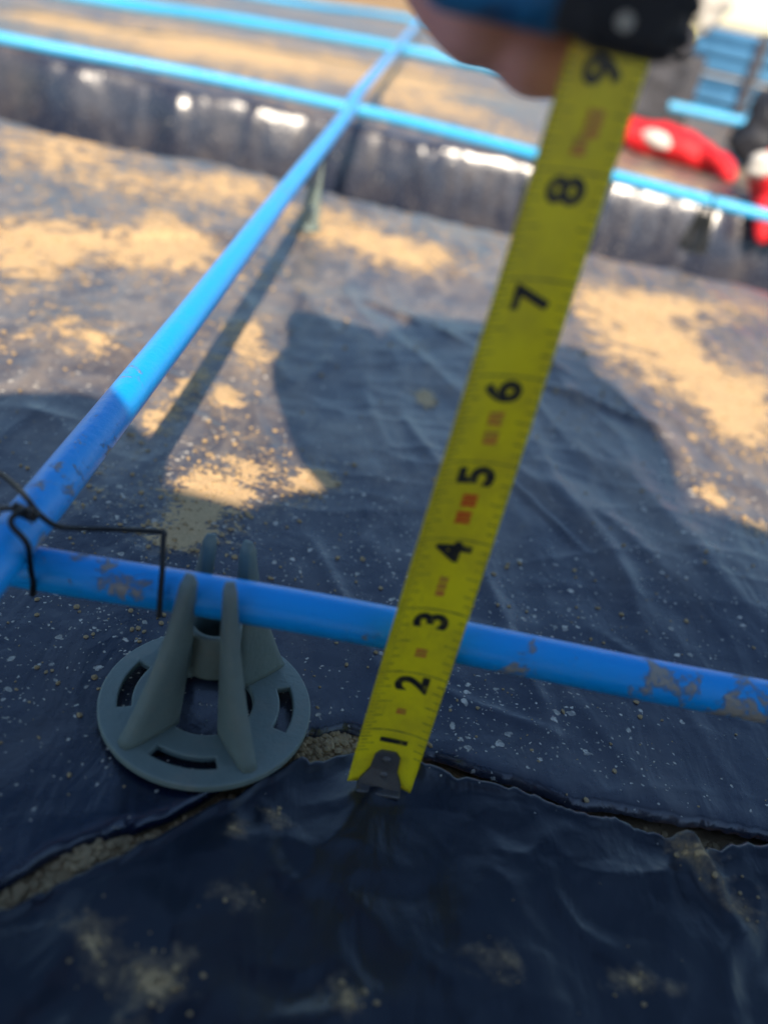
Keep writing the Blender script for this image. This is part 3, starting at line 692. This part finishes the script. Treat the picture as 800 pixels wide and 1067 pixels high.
# ------------------------------------------------------------------ things lying beyond the trench, right of the hand
def lump(name, path, radii, mat, origin, parent=None, flat=.7, seed=0, seg=28, amp=.12):
    P = smooth_path(path, 8); bm = bmesh.new(); n = len(P); rings = []
    for i, p in enumerate(P):
        s = i/(n-1)*(len(radii)-1); k = min(int(s), len(radii)-2); r = radii[k]+(radii[k+1]-radii[k])*(s-k)
        e = min(i, n-1-i)/4.0
        if e < 1: r *= sqrt(max(.02, 1-(1-e)**2))
        t_ = (P[min(i+1, n-1)]-P[max(i-1, 0)]).normalized(); u = t_.cross(Vector((0, 0, 1)) if abs(t_.z) < .9 else Vector((0, 1, 0))).normalized(); v = t_.cross(u)
        ring = []
        for q in range(seg):
            a = 2*pi*q/seg; c = p+(u*cos(a)+v*sin(a)*flat)*r
            c += (c-p)*amp*3*noise.noise(c*.5+Vector((seed, 0, 0)))+(c-p)*amp*1.5*(1-abs(noise.noise(c*1.3+Vector((0, seed, 0))))*2)
            ring.append(bm.verts.new(c))
        rings.append(ring)
    for i in range(n-1):
        for q in range(seg): bm.faces.new((rings[i][q], rings[i][(q+1) % seg], rings[i+1][(q+1) % seg], rings[i+1][q]))
    bm.faces.new(rings[0][::-1]); bm.faces.new(rings[-1])
    return obj(name, bm, mat, parent, origin=origin if not parent else None)
M_REDC = simple('red_cloth', (.80, .012, .02), .6, bump=.1, scale=1.2, var=.35)
M_WHITE = simple('white_cloth', (.62, .58, .52), .6, bump=.1, scale=1.5, var=.12)
M_BLUEB = simple('blue_plastic_pack', (.09, .27, .48), .45, bump=.15, scale=.5, var=.4)
M_GREYB = simple('dark_grey_woven_bag', (.06, .06, .07), .8, bump=.2, scale=1, var=.3)
M_YEL = simple('pale_yellow_plastic', (.72, .68, .25), .6, scale=1)
g1 = thing('work_glove', (14, 68, 1), 'blurred red work glove with white cuff lying between tape blade and blue pack', 'work glove', 'red work gloves')
lump('glove_body', [(9.0, 72, 1.7), (12.5, 70.2, 1.6), (15, 69.3, 1.5), (18.2, 68.6, 1.1)], [.9, .9, 1.2, 1.3, .9], M_REDC, None, g1, .9, 3)
lump('cuff', [(12.2, 69.2, 1.8), (13.4, 68.7, 1.7), (15.0, 68.5, 1.3)], [.5, .62, .4], M_WHITE, None, g1, .9, 5)
for q in range(3): lump('finger', [(16.2+.3*q, 68.2-.4*q, 1.6), (17.4+.3*q, 67.6-.7*q, 1.2), (18.0+.2*q, 67.0-.9*q, .5)], [.6, .55, .4], M_REDC, None, g1, 1, 7+q, 14)
g2 = thing('work_glove', (20, 58, 1), 'blurred red work glove with white cuff at the right edge behind the trench', 'work glove', 'red work gloves')
lump('glove_body', [(18.6, 60, 2.9), (19.6, 58.6, 2.0), (21.5, 57.4, 1.4), (25, 57, 1.2)], [1.2, 1.9, 2.1, 1.4], M_REDC, None, g2, 1, 11)
lump('cuff', [(17.7, 58, 3.4), (17.8, 57.6, 2.7), (17.9, 57.3, 2.0)], [.8, .9, .7], M_WHITE, None, g2, .9, 15)
for q in range(3): lump('finger', [(18.4+q*.9, 56.9, 1.2), (18.5+q, 55.8, .3), (18.7+q, 55.2, -1.2)], [.65, .6, .45], M_REDC, None, g2, 1, 17+q, 14)
b1 = lump('woven_bag', [(12.6, 84, .5), (13.8, 84, 3.5), (14.6, 84, 6.5), (15.8, 84, 8.6)], [2.6, 2.6, 2.3, 1.6], M_GREYB, (14, 84, 0), None, .8, 21); tag(b1, 'blurred dark grey upright bag just right of the tape blade', 'bag')
b2 = lump('plastic_bag', [(16.6, 92, 7.6), (17.0, 92, 9.6), (17.7, 92, 12.2), (18.2, 92, 14.5)], [1.2, 2.2, 2.2, 1.5], M_WHITE, (18, 92, 0), None, .9, 23); tag(b2, 'blurred white knotted bag with yellow underside, beside the black case', 'bag')
lump('yellow_underside', [(15.4, 91.6, 8.0), (16.4, 90.6, 7.2), (17.6, 91, 7.2)], [1.0, 1.7, 1.1], M_YEL, None, b2, .8, 25)
bm = bmesh.new(); box(bm, (17.6, 93.0, 3.2), (4.2, 3.4, 6.6), Matrix.Rotation(radians(8), 3, 'Z'), .3, 2); o = obj('bucket', bm, M_GREYB, origin=(17.6, 93, 0)); tag(o, 'dark block standing under the white bag', 'block')
pk = thing('bar_bundle', (32, 118, 0), 'blurred bundle of blue bars strapped in stacked layers, at upper right', 'bar bundle')
for k in range(6):
    for q in range(4):
        bm = bmesh.new(); yy = 112+q*3.0; tube(bm, [Vector((19.5+.5*k, yy+random.uniform(-.5, .5), 1.0+k*1.45)), Vector((60, yy-4, 1.0+k*1.45))], .72, 14); obj('bar', bm, M_BLUEB, pk)
bm = bmesh.new(); box(bm, (29, 109.6, 4.6), (1.1, .3, 9.6), None, .1, 1); obj('strap', bm, M_GREYB, pk, smooth=False)
bm = bmesh.new(); box(bm, (35, 110.2, 4.8), (26, .5, 1.0), Matrix.Rotation(radians(-6), 3, 'Z'), .1, 1); obj('spacer_board', bm, simple('grey_board', (.32, .30, .28), .8, scale=1), pk, smooth=False)
b3 = lump('dark_bag', [(22.9, 76, .0), (23.5, 76, 2.4), (24, 76, 4.8), (24.3, 76, 6.4)], [2.6, 2.9, 2.5, 1.2], M_RUBBER, (26, 76, 0), None, .8, 27); tag(b3, 'blurred black bag at the right edge above the red glove', 'bag')
